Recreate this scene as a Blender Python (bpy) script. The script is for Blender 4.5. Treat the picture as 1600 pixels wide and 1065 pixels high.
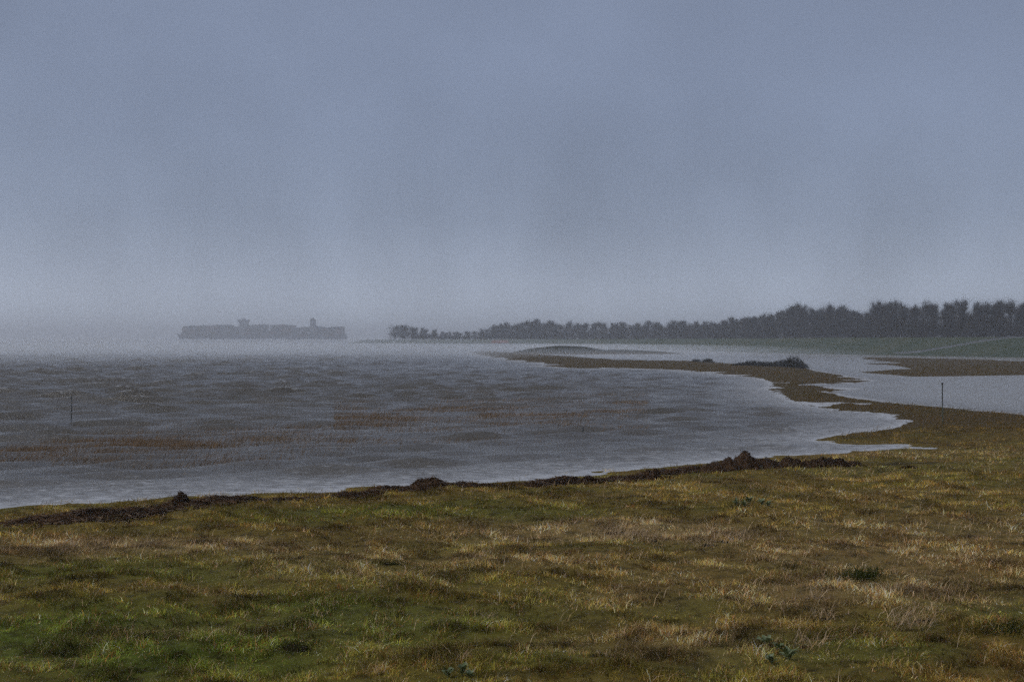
import bpy, bmesh, math, random
import numpy as np
from mathutils import Vector

for o in list(bpy.data.objects):
    bpy.data.objects.remove(o, do_unlink=True)
scene = bpy.context.scene
COL = scene.collection
rng = np.random.default_rng(7)
random.seed(7)

# ------------------------------------------------------------------ camera
EYE = 5.5          # metres above the flood level
FPX = 1700.0       # focal length, in pixels of a 1600 px wide picture
cam_d = bpy.data.cameras.new('camera')
cam_d.sensor_width = 36.0
cam_d.lens = 36.0 * FPX / 1600.0
cam_d.clip_start = 0.1
cam_d.clip_end = 20000.0
cam = bpy.data.objects.new('camera', cam_d)
cam.location = (0, 0, EYE)
cam.rotation_euler = (math.radians(90), 0, 0)
COL.objects.link(cam)
scene.camera = cam

# ------------------------------------------------------------------ sky
SUN_EL, SUN_AZ = math.radians(44), math.radians(-105)     # azimuth from +Y, clockwise
world = bpy.data.worlds.new('World')
scene.world = world
world.use_nodes = True
wn, wl = world.node_tree.nodes, world.node_tree.links
wn.clear()
w_out = wn.new('ShaderNodeOutputWorld')
w_bg = wn.new('ShaderNodeBackground')
w_bg.inputs['Strength'].default_value = 0.1
w_sky = wn.new('ShaderNodeTexSky')
w_sky.sky_type = 'NISHITA'
w_sky.sun_disc = False
w_sky.sun_elevation = SUN_EL
w_sky.sun_rotation = SUN_AZ
w_sky.dust_density = 3.0
w_tc = wn.new('ShaderNodeTexCoord')
w_sep = wn.new('ShaderNodeSeparateXYZ')
wl.new(w_tc.outputs['Generated'], w_sep.inputs[0])
# rain cloud colour by height above the horizon
w_ramp = wn.new('ShaderNodeValToRGB')
cr = w_ramp.color_ramp
cr.interpolation = 'B_SPLINE'
cr.elements[0].position = 0.0
cr.elements[0].color = (0.50, 0.575, 0.685, 1)
cr.elements[1].position = 1.0
cr.elements[1].color = (0.31, 0.365, 0.465, 1)
for p, c in ((0.03, (0.46, 0.525, 0.65)), (0.065, (0.322, 0.378, 0.49)), (0.11, (0.228, 0.278, 0.382)), (0.2, (0.206, 0.255, 0.368)), (0.35, (0.205, 0.25, 0.362)), (0.6, (0.25, 0.30, 0.40))):
    e = cr.elements.new(p)
    e.color = (*c, 1)
wl.new(w_sep.outputs['Z'], w_ramp.inputs[0])
# drifting cloud masses, and rain shafts drawn out downwards
w_map = wn.new('ShaderNodeMapping')
w_map.inputs['Scale'].default_value = (2.6, 2.6, 3.4)
wl.new(w_tc.outputs['Generated'], w_map.inputs[0])
w_n1 = wn.new('ShaderNodeTexNoise')
w_n1.inputs['Scale'].default_value = 1.6
w_n1.inputs['Detail'].default_value = 3
w_n1.inputs['Roughness'].default_value = 0.45
wl.new(w_map.outputs[0], w_n1.inputs['Vector'])
w_map2 = wn.new('ShaderNodeMapping')
w_map2.inputs['Scale'].default_value = (8, 8, 3.4)
w_map2.inputs['Rotation'].default_value = (0, math.radians(14), 0)
wl.new(w_tc.outputs['Generated'], w_map2.inputs[0])
w_n2 = wn.new('ShaderNodeTexNoise')
w_n2.inputs['Scale'].default_value = 1.5
w_n2.inputs['Detail'].default_value = 4
w_n2.inputs['Roughness'].default_value = 0.5
wl.new(w_map2.outputs[0], w_n2.inputs['Vector'])

def wmath(op, a, b):
    n = wn.new('ShaderNodeMath')
    n.operation = op
    for i, v in enumerate((a, b)):
        if isinstance(v, (int, float)):
            n.inputs[i].default_value = v
        else:
            wl.new(v, n.inputs[i])
    return n.outputs[0]

def wrange(v, a, b, c, d):
    n = wn.new('ShaderNodeMapRange')
    wl.new(v, n.inputs[0])
    for i, q in enumerate((a, b, c, d)):
        n.inputs[i + 1].default_value = q
    return n.outputs[0]

f1 = wrange(w_n1.outputs[0], 0.3, 0.7, 0.88, 1.12)
f2a = wrange(w_n2.outputs[0], 0.3, 0.7, -0.5, 0.5)
f2w = wrange(w_sep.outputs['Z'], 0.05, 0.18, 0.26, 0.05)      # rain shafts show best low down
f2 = wmath('ADD', wmath('MULTIPLY', f2a, f2w), 1.0)
ftot = wmath('MULTIPLY', wmath('MULTIPLY', f1, f2), 10.0)     # strength 0.1 above
w_mul = wn.new('ShaderNodeVectorMath')
w_mul.operation = 'SCALE'
wl.new(w_ramp.outputs[0], w_mul.inputs[0])
wl.new(ftot, w_mul.inputs['Scale'])
w_mix = wn.new('ShaderNodeMix')
w_mix.data_type = 'RGBA'
w_mix.inputs[0].default_value = 0.95
wl.new(w_sky.outputs[0], w_mix.inputs[6])
wl.new(w_mul.outputs[0], w_mix.inputs[7])
wl.new(w_mix.outputs[2], w_bg.inputs['Color'])
wl.new(w_bg.outputs[0], w_out.inputs['Surface'])

# ------------------------------------------------------------------ sun behind the clouds
sun_d = bpy.data.lights.new('sun', 'SUN')
sun_d.energy = 1.5
sun_d.angle = math.radians(30)
sun_d.color = (1.0, 0.97, 0.93)
sun = bpy.data.objects.new('sun', sun_d)
sd_ = Vector((math.sin(SUN_AZ) * math.cos(SUN_EL), math.cos(SUN_AZ) * math.cos(SUN_EL), math.sin(SUN_EL)))
sun.rotation_euler = (-sd_).to_track_quat('-Z', 'Y').to_euler()
sun.location = (0, 0, 60)
COL.objects.link(sun)

vs = scene.view_settings
vs.view_transform = 'Standard'
vs.look = 'None'
vs.exposure = 0.0
vs.gamma = 1.0
vs.use_curve_mapping = False
scene.cycles.volume_bounces = 4
scene.cycles.use_denoising = False
scene.cycles.use_adaptive_sampling = True
scene.cycles.adaptive_threshold = 0.05
scene.cycles.adaptive_min_samples = 20
scene.cycles.max_bounces = 6
scene.cycles.transparent_max_bounces = 8

# ================================================================== helpers
def tag(o, label=None, cat=None, group=None, kind=None):
    if label: o['label'] = label
    if cat: o['category'] = cat
    if group: o['group'] = group
    if kind: o['kind'] = kind
    return o

def mesh_np(name, V, F, mats=(), smooth=False, col=None, attrs=None, midx=None):
    """V (n,3); F (m,3) or (m,4)"""
    V = np.asarray(V, np.float32)
    F = np.asarray(F, np.int32)
    me = bpy.data.meshes.new(name)
    me.vertices.add(len(V))
    me.vertices.foreach_set('co', V.ravel())
    k = F.shape[1]
    me.loops.add(F.size)
    me.loops.foreach_set('vertex_index', F.ravel())
    me.polygons.add(len(F))
    me.polygons.foreach_set('loop_start', np.arange(0, F.size, k, dtype=np.int32))
    if smooth:
        me.polygons.foreach_set('use_smooth', np.ones(len(F), bool))
    for m in mats:
        me.materials.append(m)
    if midx is not None:
        me.polygons.foreach_set('material_index', np.asarray(midx, np.int32))
    if col is not None:
        a = me.color_attributes.new('col', 'FLOAT_COLOR', 'POINT')
        c = np.ones((len(V), 4), np.float32)
        c[:, :3] = col
        a.data.foreach_set('color', c.ravel())
    for nm, v in (attrs or {}).items():
        a = me.attributes.new(nm, 'FLOAT', 'POINT')
        a.data.foreach_set('value', np.asarray(v, np.float32))
    me.update(calc_edges=True)
    me.validate()
    return me

def link(name, me, parent=None, loc=None):
    o = bpy.data.objects.new(name, me)
    COL.objects.link(o)
    if parent is not None:
        o.parent = parent
    if loc is not None:
        o.location = loc
    return o

def empty(name, loc, rz=0):
    o = bpy.data.objects.new(name, None)
    o.empty_display_size = 0.3
    COL.objects.link(o)
    o.location = loc
    o.rotation_euler = (0, 0, rz)
    return o

def copy_tree(o, parent=None):
    c = o.copy()
    COL.objects.link(c)
    if parent is not None:
        c.parent = parent
    for ch in list(o.children):
        copy_tree(ch, c)
    return c

class MB:
    """collects boxes and tubes into one mesh"""
    def __init__(s):
        s.V, s.F = [], []
    def box(s, x0, x1, y0, y1, z0, z1):
        b = len(s.V)
        s.V += [(x0, y0, z0), (x1, y0, z0), (x1, y1, z0), (x0, y1, z0), (x0, y0, z1), (x1, y0, z1), (x1, y1, z1), (x0, y1, z1)]
        s.F += [tuple(b + i for i in f) for f in ((3, 2, 1, 0), (4, 5, 6, 7), (0, 1, 5, 4), (1, 2, 6, 5), (2, 3, 7, 6), (3, 0, 4, 7))]
    def tube(s, pts, rads, n=6):
        b = len(s.V)
        pts = [Vector([float(v) for v in p]) for p in pts]; rads = [float(r) for r in rads]
        for i, (p, r) in enumerate(zip(pts, rads)):
            d = (pts[min(i + 1, len(pts) - 1)] - pts[max(i - 1, 0)]).normalized()
            a = d.cross(Vector((0.31, 0.9, 0.2))).normalized()
            c = d.cross(a)
            for k in range(n):
                t = 2 * math.pi * k / n
                s.V.append(tuple(p + r * (math.cos(t) * a + math.sin(t) * c)))
        for i in range(len(pts) - 1):
            for k in range(n):
                k2 = (k + 1) % n
                s.F.append((b + i * n + k, b + i * n + k2, b + (i + 1) * n + k2, b + (i + 1) * n + k))
        s.F.append(tuple(b + k for k in reversed(range(n))))
        s.F.append(tuple(b + (len(pts) - 1) * n + k for k in range(n)))
    def prism(s, prof, y0, y1):
        b, n = len(s.V), len(prof)
        s.V += [(x, y0, z) for x, z in prof] + [(x, y1, z) for x, z in prof]
        s.F += [tuple(b + i for i in range(n)), tuple(b + n + i for i in reversed(range(n)))]
        s.F += [(b + i, b + n + i, b + n + (i + 1) % n, b + (i + 1) % n) for i in range(n)]
    def mesh(s, name, *mats, smooth=False):
        me = bpy.data.meshes.new(name)
        me.from_pydata(s.V, [], s.F)
        for m in mats:
            me.materials.append(m)
        if smooth:
            me.polygons.foreach_set('use_smooth', [True] * len(me.polygons))
        me.update()
        return me

# value noise
_T = rng.random((256, 256)).astype(np.float32)
def vnoise(x, y):
    xi, yi = np.floor(x).astype(np.int64), np.floor(y).astype(np.int64)
    fx, fy = x - xi, y - yi
    fx, fy = fx * fx * (3 - 2 * fx), fy * fy * (3 - 2 * fy)
    a, b = _T[xi & 255, yi & 255], _T[(xi + 1) & 255, yi & 255]
    c, d = _T[xi & 255, (yi + 1) & 255], _T[(xi + 1) & 255, (yi + 1) & 255]
    return (a * (1 - fx) + b * fx) * (1 - fy) + (c * (1 - fx) + d * fx) * fy
def fbm(x, y, s, oct=4, gain=0.5):
    x, y = x / s + 37.7, y / s + 91.3
    v, a, t = 0, 1, 0
    for i in range(oct):
        v = v + a * vnoise(x, y)
        t += a
        a *= gain
        x, y = x * 2.03 + 11.1, y * 2.03 + 5.7
    return v / t
def sstep(a, b, v):
    t = np.clip((v - a) / (b - a), 0, 1)
    return t * t * (3 - 2 * t)

def G(px, py, z=0.0):
    """survey point: where a sight line of the photograph meets level z"""
    D = (EYE - z) * FPX / (py - 532.5)
    return ((px - 800) / FPX * D, D)

# ------------------------------------------------------------------ materials
def mat(name, base=(0.5, 0.5, 0.5), rough=0.7, noise=None, attr=None, bump=None, spec=0.5, metal=0.0, translucent=0.0, coords='Object'):
    m = bpy.data.materials.new(name)
    m.use_nodes = True
    nt = m.node_tree
    n, l = nt.nodes, nt.links
    bs = n['Principled BSDF']
    bs.inputs['Base Color'].default_value = (*base, 1)
    bs.inputs['Roughness'].default_value = rough
    bs.inputs['Specular IOR Level'].default_value = spec
    bs.inputs['Metallic'].default_value = metal
    tc = n.new('ShaderNodeTexCoord')
    src = None
    if attr:
        a = n.new('ShaderNodeAttribute')
        a.attribute_name = attr
        src = a.outputs['Color']
    if noise:
        sc, c2, lo, hi = noise
        t = n.new('ShaderNodeTexNoise')
        t.inputs['Scale'].default_value = sc
        t.inputs['Detail'].default_value = 6
        t.inputs['Roughness'].default_value = 0.65
        l.new(tc.outputs[coords], t.inputs['Vector'])
        mr = n.new('ShaderNodeMapRange')
        mr.inputs[1].default_value, mr.inputs[2].default_value = lo, hi
        l.new(t.outputs[0], mr.inputs[0])
        mx = n.new('ShaderNodeMix')
        mx.data_type = 'RGBA'
        l.new(mr.outputs[0], mx.inputs[0])
        if src is not None:
            l.new(src, mx.inputs[6])
        else:
            mx.inputs[6].default_value = (*base, 1)
        mx.inputs[7].default_value = (*c2, 1)
        src = mx.outputs[2]
    if src is not None:
        l.new(src, bs.inputs['Base Color'])
    if bump:
        sc, st, dist = bump
        t = n.new('ShaderNodeTexNoise')
        t.inputs['Scale'].default_value = sc
        t.inputs['Detail'].default_value = 5
        l.new(tc.outputs[coords], t.inputs['Vector'])
        b = n.new('ShaderNodeBump')
        b.inputs['Strength'].default_value = st
        b.inputs['Distance'].default_value = dist
        l.new(t.outputs[0], b.inputs['Height'])
        l.new(b.outputs[0], bs.inputs['Normal'])
    if translucent:
        tr = n.new('ShaderNodeBsdfTranslucent')
        if src is not None:
            l.new(src, tr.inputs[0])
        else:
            tr.inputs[0].default_value = (*base, 1)
        ms = n.new('ShaderNodeMixShader')
        ms.inputs[0].default_value = translucent
        l.new(bs.outputs[0], ms.inputs[1])
        l.new(tr.outputs[0], ms.inputs[2])
        l.new(ms.outputs[0], n['Material Output'].inputs['Surface'])
    return m

M_soil = mat('soil', attr='col', rough=0.9, noise=(3.0, (0.02, 0.016, 0.007), 0.45, 0.75), bump=(9, 0.7, 0.05), spec=0.05)
M_blade = mat('grass_blade', attr='col', rough=0.75, spec=0.06, translucent=0.3)
M_wrack = mat('wrack', attr='col', rough=0.85, spec=0.05)
M_peat = mat('peat', (0.036, 0.020, 0.011), 0.9, noise=(5, (0.085, 0.049, 0.026), 0.45, 0.68), bump=(7, 0.9, 0.12), spec=0.04)
M_bark = mat('bark', (0.045, 0.037, 0.032), 0.9, noise=(2.0, (0.075, 0.066, 0.055), 0.45, 0.7), spec=0.1)
M_twig = mat('twig', (0.024, 0.019, 0.017), 0.9, noise=(0.35, (0.036, 0.026, 0.021), 0.4, 0.65), spec=0.1)
M_dike = mat('dike_turf', (0.030, 0.046, 0.020), 0.9, noise=(0.06, (0.055, 0.06, 0.028), 0.4, 0.65), bump=(0.8, 0.6, 0.3), spec=0.15)

# ================================================================== the land
SHORE = [(-700, 845), (-300, 818), (0, 796), (110, 788), (200, 781), (300, 775), (400, 769), (500, 765), (600, 760), (700, 754), (800, 748),
         (900, 741), (1000, 733), (1060, 728), (1150, 720), (1250, 712), (1320, 707), (1400, 703), (1500, 698)]
SPIT = [(1440, 696.5), (1400, 695), (1330, 692), (1280, 688), (1300, 684), (1335, 679), (1360, 673), (1400, 664), (1418, 658), (1408, 654), (1385, 652),
        (1392, 647), (1350, 643), (1300, 637), (1250, 630), (1225, 621), (1215, 612), (1190, 608), (1200, 603), (1195, 597), (1180, 590),
        (1130, 585), (1090, 581), (1060, 578), (1000, 576), (930, 573.5), (900, 570), (850, 567.5), (800, 562), (765, 556), (738, 552),
        (745, 549.0), (790, 550), (830, 553), (880, 556), (930, 560.5), (1000, 563.5), (1090, 565), (1150, 569.5), (1200, 572), (1258, 575), (1275, 578),
        (1300, 583), (1335, 590), (1362, 596), (1330, 599.5), (1280, 600), (1248, 601), (1250, 603.5), (1300, 605), (1345, 607.5), (1300, 613),
        (1325, 620), (1375, 629), (1430, 633), (1480, 638), (1540, 643), (1600, 648), (1800, 662)]
POLY_A = [G(*p) for p in SHORE + SPIT] + [(170, 60), (260, 40), (260, -300), (-260, -300), (-260, 5)]
POLY_B = [G(*p) for p in ((850, 571.5), (880, 569.8), (945, 571.5), (930, 575), (890, 574.6))]
MARSH = [G(*p) for p in ((1330, 557.5), (1450, 559.5), (1600, 564), (1800, 569), (1800, 578), (1600, 586), (1500, 588), (1430, 588.5), (1385, 586), (1340, 581),
                         (1385, 577), (1420, 576), (1390, 571), (1345, 568), (1400, 566), (1360, 561))]

def sdist(x, y, poly):
    """signed distance, positive inside"""
    P = np.asarray(poly, np.float64)
    Q = np.roll(P, -1, 0)
    d2 = np.full(x.shape, 1e18)
    ins = np.zeros(x.shape, bool)
    for (ax, ay), (bx, by) in zip(P, Q):
        ex, ey = bx - ax, by - ay
        t = np.clip(((x - ax) * ex + (y - ay) * ey) / (ex * ex + ey * ey + 1e-12), 0, 1)
        d2 = np.minimum(d2, (x - ax - t * ex) ** 2 + (y - ay - t * ey) ** 2)
        c = (ay > y) != (by > y)
        if ey != 0:
            ins ^= c & (x < (y - ay) / ey * ex + ax)
    d = np.sqrt(d2)
    return np.where(ins, d, -d)

SH_W = np.array([G(*p) for p in SHORE])
def shore_y(x):
    return np.interp(x, SH_W[:, 0], SH_W[:, 1])

def land(x, y):
    """height of the land (negative: under the flood) and signed distance to the waterline"""
    x, y = np.asarray(x, np.float64), np.asarray(y, np.float64)
    wob = (fbm(x, y, np.clip(y / 18, 3.5, 14), 3) - 0.5)
    far = np.clip(y / 90.0, 0.35, 4.0)
    wx, wy = x + wob * 2.6 * far, y + (fbm(x + 50, y - 20, np.clip(y / 14, 4.0, 16), 2) - 0.5) * 2.2 * np.clip(y / 60, 0.3, 6)
    nr_ = sstep(70, 50, y)
    wy = wy + nr_ * ((fbm(x - 3, y * 1.5, 1.3, 3) - 0.5) * 1.6)
    sA = sdist(wx, wy, POLY_A)
    sB = sdist(wx, wy, POLY_B)
    sM = sdist(wx, wy, MARSH)
    # near meadow: gentle beach rising to the foot of the dike the photographer stands on
    near = sstep(75, 45, y) * sstep(-4, 6, shore_y(x) - y + 8)
    s1 = np.maximum(sA, 0)
    hn = 0.034 * s1 + 0.22 * sstep(2.0, 6.0, s1) + 2.75 * sstep(16, -2, y) ** 1.3
    hs = 0.31 * (1 - np.exp(-s1 / 5.0)) + 0.08 * sstep(60, 200, y) * sstep(0, 8, s1)
    hs = hs - 0.20 * sstep(0.60, 0.74, fbm(x * 0.6 + 70, y, 6.5, 3)) * sstep(66, 80, y)     # pools and creeks
    h = np.where(sA > 0, hs * (1 - near) + hn * near, np.maximum(sA * 0.05, -1.2))
    bump = (fbm(x, y, 1.1, 4) - 0.5) * 0.30 + (fbm(x + 9, y, 5.5, 3) - 0.5) * 0.34
    h = h + np.where(sA > 0, bump * sstep(0, 4.0, s1), bump * 0.25 * sstep(-6, 0, sA))
    hb = np.where(sB > 0, 0.35 * (1 - np.exp(-sB / 3)), np.maximum(sB * 0.05, -1.2))
    hm = np.where(sM > 0, 0.22 * (1 - np.exp(-sM / 8)) + 0.1 * (fbm(x, y, 9, 3) - 0.45), np.maximum(sM * 0.03, -1.2))
    h = np.maximum(np.maximum(h, hb), hm)
    # grown-over hummock behind the spit
    cx, cy = G(884, 553)
    e = ((x - cx) / 25.0) ** 2 + ((y - cy - 12) / 11.0) ** 2
    hh = 3.4 * np.clip(1 - e, -0.4, 1) ** 1.0
    e2 = ((x - cx - 22) / 30.0) ** 2 + ((y - cy - 12) / 11.0) ** 2
    hh = np.maximum(hh, 1.7 * np.clip(1 - e2, -0.4, 1))
    hh = hh * (0.9 + 0.2 * fbm(x, y, 6, 3))
    h = np.maximum(h, hh)
    return h, np.maximum(np.maximum(sA, sB), np.maximum(sM, np.where(hh > 0, hh * 3, -1e3)))

# ---- where the dry and the green patches of the meadow lie: (px, py, half width m, half depth m, weight)
DRY = [(150, 856, 6.0, 1.6, 1.0), (965, 832, 3.0, 1.6, 1.5), (700, 880, 4.5, 2.0, 0.55), (1100, 845, 3.2, 1.4, 0.8), (1330, 900, 3.5, 2.6, 0.8), (1420, 965, 1.6, 1.4, 1.0),
       (1260, 960, 1.7, 1.8, 0.8), (760, 830, 3.0, 2.0, 0.7), (560, 905, 3.0, 1.6, 0.45), (1480, 840, 6, 3, 0.5), (1050, 1050, 1.6, 0.8, 0.6), (1040, 920, 2.2, 1.4, 0.5),
       (1400, 690, 7, 2.0, 0.4), (1000, 960, 1.2, 1.0, 0.5), (1550, 930, 2.2, 1.6, 0.5), (330, 940, 1.6, 0.5, 0.4), (250, 1020, 1.2, 0.5, 0.35)]
GREEN = [(200, 1030, 6, 3.0, 1.0), (250, 900, 7, 2.2, 0.7), (500, 990, 4, 3.0, 0.7), (780, 1000, 1.5, 1.2, 0.5), (1100, 985, 1.5, 1.0, 0.5), (1200, 1050, 3, 0.8, 0.7),
         (620, 790, 6, 2.5, 0.5), (950, 860, 2, 1.2, 0.6), (1380, 720, 8, 2.5, 0.3), (1560, 1000, 2.5, 1.6, 0.6), (900, 1040, 1.5, 1.0, 0.5)]
def patch(lst, x, y):
    v = np.zeros(x.shape)
    for px, py, rx, ry, w in lst:
        cx, cy = G(px, py, 0.7)
        v = np.maximum(v, w * np.exp(-((x - cx) / rx) ** 2 - ((y - cy) / ry) ** 2))
    return v
C_GREEN = np.array((0.145, 0.190, 0.024))
C_OLIVE = np.array((0.260, 0.185, 0.036))
C_STRAW = np.array((0.54, 0.345, 0.155))
C_RUST = np.array((0.250, 0.108, 0.030))
C_PALE = np.array((0.74, 0.57, 0.38))
def weights(x, y):
    dry = patch(DRY, x, y) + 0.50 * (fbm(x + 13, y * 1.6, 2.6, 4) - 0.42) + 0.10 * sstep(-2, 12, x)
    gr = patch(GREEN, x, y) + 0.9 * (fbm(x - 40, y * 1.5 + 8, 2.2, 4) - 0.45)
    rust = 1.1 * (fbm(x + 80, y * 1.4 - 30, 1.7, 4) - 0.42) + 0.15 * sstep(50, 70, y)
    return np.clip(dry, 0, 1), np.clip(gr, 0, 1), np.clip(rust, 0, 1)
WR = np.array([G(*p, 0.15) for p in ((-700, 870), (-200, 842), (0, 828), (110, 823), (200, 815), (300, 800), (400, 789), (500, 780), (600, 772), (700, 765), (800, 757),
                                     (900, 749), (1000, 743), (1060, 741), (1150, 738), (1220, 737), (1320, 734))])
def wrack_d(x, y):
    return y - np.interp(x, WR[:, 0], WR[:, 1])

def gcolor(x, y):
    d, g, r = weights(x, y)
    c = np.empty((len(x), 3))
    c[:] = C_OLIVE
    c += (C_RUST - c) * r[:, None] * 0.7
    c += (C_GREEN - c) * (g * (1 - 0.5 * d))[:, None]
    c += (C_STRAW - c) * (d * 0.45)[:, None]
    return c

def graded(*segs):
    out = []
    for a, b, n, p in segs:
        t = np.linspace(0, 1, n, endpoint=False)
        out.append(a + (b - a) * t ** p)
    out.append(np.array([segs[-1][1]]))
    return np.concatenate(out)

def grid_faces(nx, ny):
    i = np.arange(nx * ny).reshape(ny, nx)
    return np.stack([i[:-1, :-1], i[:-1, 1:], i[1:, 1:], i[1:, :-1]], -1).reshape(-1, 4)

xs = graded((-260, -34, 70, 0.7), (-34, 46, 266, 1), (46, 200, 128, 1))
ys = graded((-300, 6, 34, 0.6), (6, 62, 186, 1), (62, 260, 165, 1), (260, 640, 120, 1))
X, Y = np.meshgrid(xs, ys)
x, y = X.ravel(), Y.ravel()
H, SD = land(x, y)
c = gcolor(x, y) * 0.45 + np.array((0.028, 0.020, 0.007)) * 0.55
wd = wrack_d(x, y)
wk = np.exp(-(wd / (0.65 + 0.25 * fbm(x, y, 2, 2))) ** 2) * sstep(0.25, 0.6, fbm(x + 7, y, 1.6, 3)) * sstep(31, 22, x) * sstep(72, 60, y)
c = c * (1 - wk[:, None] * 0.93) + np.array((0.020, 0.011, 0.006)) * wk[:, None] * 0.93
far = sstep(50, 75, y)[:, None] * 0.85
c = c * (1 - far) + np.array((0.062, 0.040, 0.015)) * far
hum = sstep(0.3, 1.0, H) * sstep(430, 445, y)
c = c * (1 - hum[:, None]) + np.array((0.022, 0.024, 0.012)) * hum[:, None]
F = grid_faces(len(xs), len(ys))
keep = (H[F].max(1) > -0.45)
me = mesh_np('meadow', np.stack([x, y, H], 1), F[keep], [M_soil], True, c)
bm = bmesh.new(); bm.from_mesh(me)
bmesh.ops.delete(bm, geom=[v for v in bm.verts if not v.link_faces], context='VERTS')
bm.to_mesh(me); bm.free()
tag(link('meadow', me), 'sodden brown and green meadow sloping to the flood', None, kind='structure')

# ---- the far dike, swept along its foot line
FOOT = [(262, 40), (250, 150), (222, 240), G(1600, 558.5), G(1320, 553.6), G(1200, 551.0), G(1080, 547.8), G(960, 545.0), G(860, 543.6), G(780, 543.0), G(700, 542.3), G(627, 541.8), G(545, 541.0), G(490, 540.5)]
def catmull(P, step):
    P = [np.array(p, float) for p in P]
    P = [2 * P[0] - P[1]] + P + [2 * P[-1] - P[-2]]
    out = []
    for i in range(1, len(P) - 2):
        n = max(2, int(np.linalg.norm(P[i + 1] - P[i]) / step))
        for t in np.linspace(0, 1, n, endpoint=False):
            a, b, c_, d = P[i - 1], P[i], P[i + 1], P[i + 2]
            out.append(0.5 * (2 * b + (c_ - a) * t + (2 * a - 5 * b + 4 * c_ - d) * t * t + (3 * b - a - 3 * c_ + d) * t ** 3))
    out.append(P[-2])
    return np.array(out)
foot = catmull(FOOT, 6.0)
tan = np.gradient(foot, axis=0)
tan /= np.linalg.norm(tan, axis=1)[:, None]
nor = np.stack([tan[:, 1], -tan[:, 0]], 1)          # to the land side
PROF = [(-14, -0.8), (-5, -0.25), (0, 0.12), (5, 0.45), (9, 0.9), (15, 2.7), (21, 4.7), (27, 6.5), (29.5, 6.95), (33, 7.0), (35, 6.7), (42, 4.6), (50, 2.6), (58, 2.2), (90, 1.8), (180, 1.6), (420, 1.2), (460, -1.0)]
pu = np.array([p[0] for p in PROF]); pz = np.array([p[1] for p in PROF])
seg = np.concatenate([[0], np.cumsum(np.linalg.norm(np.diff(foot, axis=0), axis=1))])
end = sstep(seg[-1], seg[-1] - 70, seg)              # runs out into the river
def dike_pt(i, u, dz=0.0):
    i = np.asarray(i); u = np.asarray(u, float)
    p = foot[i] + nor[i] * u[..., None]
    z = np.interp(u, pu, pz)
    z = z * (0.25 + 0.75 * end[i]) - 0.5 * (1 - end[i]) + (fbm(p[..., 0], p[..., 1], 7, 3) - 0.5) * 0.35 * sstep(0, 4, u) + dz
    return np.concatenate([p, z[..., None]], -1)
uu = np.concatenate([np.linspace(-14, 60, 50), [75, 90, 130, 180, 260, 340, 420, 460]])
I, U = np.meshgrid(np.arange(len(foot)), uu, indexing='ij')
V = dike_pt(I.ravel(), U.ravel())
me = mesh_np('dike', V, grid_faces(len(uu), len(foot)), [M_dike], True)
tag(link('dike', me), 'long green grass dike behind the flooded marsh', None, kind='structure')
foot_px = 800 + foot[:, 0] / np.maximum(foot[:, 1], 1) * FPX
_b = dike_pt(np.arange(len(foot)), np.full(len(foot), 42.0))
back_px = 800 + _b[:, 0] / np.maximum(_b[:, 1], 1) * FPX      # the same, along the wood behind the crest

# service road climbing the dike
M_road = mat('wet_asphalt', (0.075, 0.075, 0.078), 0.35, noise=(0.5, (0.11, 0.11, 0.112), 0.4, 0.7))
i0 = int(np.argmin(np.abs(foot_px - 1372) + (foot[:, 1] < 200) * 1e4)); i1 = int(np.argmin(np.abs(foot_px - 1512) + (foot[:, 1] < 200) * 1e4))
n = abs(i1 - i0) * 3 + 1
tt = np.linspace(0, 1, n)
ci = i0 + (i1 - i0) * tt
lo = np.clip(np.floor(ci).astype(int), 0, len(foot) - 2); fr = (ci - lo)[:, None]
uc = 8 + 22.5 * sstep(0, 1, tt)
L = []
for du, dz in ((-1.4, -0.15), (-1.2, 0.14), (1.2, 0.17), (1.4, -0.15)):
    L.append(dike_pt(lo, uc + du, dz) * (1 - fr) + dike_pt(lo + 1, uc + du, dz) * fr)
V = np.stack(L, 1).reshape(-1, 3)
tag(link('service_road', mesh_np('service_road', V, grid_faces(4, n), [M_road], False)), 'wet grey service road slanting up the green dike', None, kind='structure')

# ================================================================== the flood
M_water = bpy.data.materials.new('flood_water')
M_water.use_nodes = True
n_, l_ = M_water.node_tree.nodes, M_water.node_tree.links
bs = n_['Principled BSDF']
bs.inputs['IOR'].default_value = 1.33
bs.inputs['Specular IOR Level'].default_value = 0.5
at_f = n_.new('ShaderNodeAttribute'); at_f.attribute_name = 'foam'
at_c = n_.new('ShaderNodeAttribute'); at_c.attribute_name = 'calm'
geo = n_.new('ShaderNodeNewGeometry')
def wnoise(scale, stretch, detail, rough):
    mp = n_.new('ShaderNodeMapping')
    mp.inputs['Scale'].default_value = stretch
    mp.inputs['Rotation'].default_value = (0, 0, math.radians(-8))
    l_.new(geo.outputs['Position'], mp.inputs[0])
    t = n_.new('ShaderNodeTexNoise')
    t.inputs['Scale'].default_value = scale
    t.inputs['Detail'].default_value = detail
    t.inputs['Roughness'].default_value = rough
    l_.new(mp.outputs[0], t.inputs['Vector'])
    return t.outputs[0]
def m_math(op, a, b):
    q = n_.new('ShaderNodeMath'); q.operation = op
    for i, v in enumerate((a, b)):
        if isinstance(v, (int, float)): q.inputs[i].default_value = v
        else: l_.new(v, q.inputs[i])
    return q.outputs[0]
rip = wnoise(1.5, (0.36, 1.0, 1.0), 7, 0.68)
rip2 = wnoise(0.16, (0.5, 1.0, 1.0), 3, 0.5)
bmp = n_.new('ShaderNodeBump')
bmp.inputs['Distance'].default_value = 0.27
st = n_.new('ShaderNodeMapRange')
l_.new(at_c.outputs['Fac'], st.inputs[0])
st.inputs[3].default_value, st.inputs[4].default_value = 0.95, 0.5
l_.new(st.outputs[0], bmp.inputs['Strength'])
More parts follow.
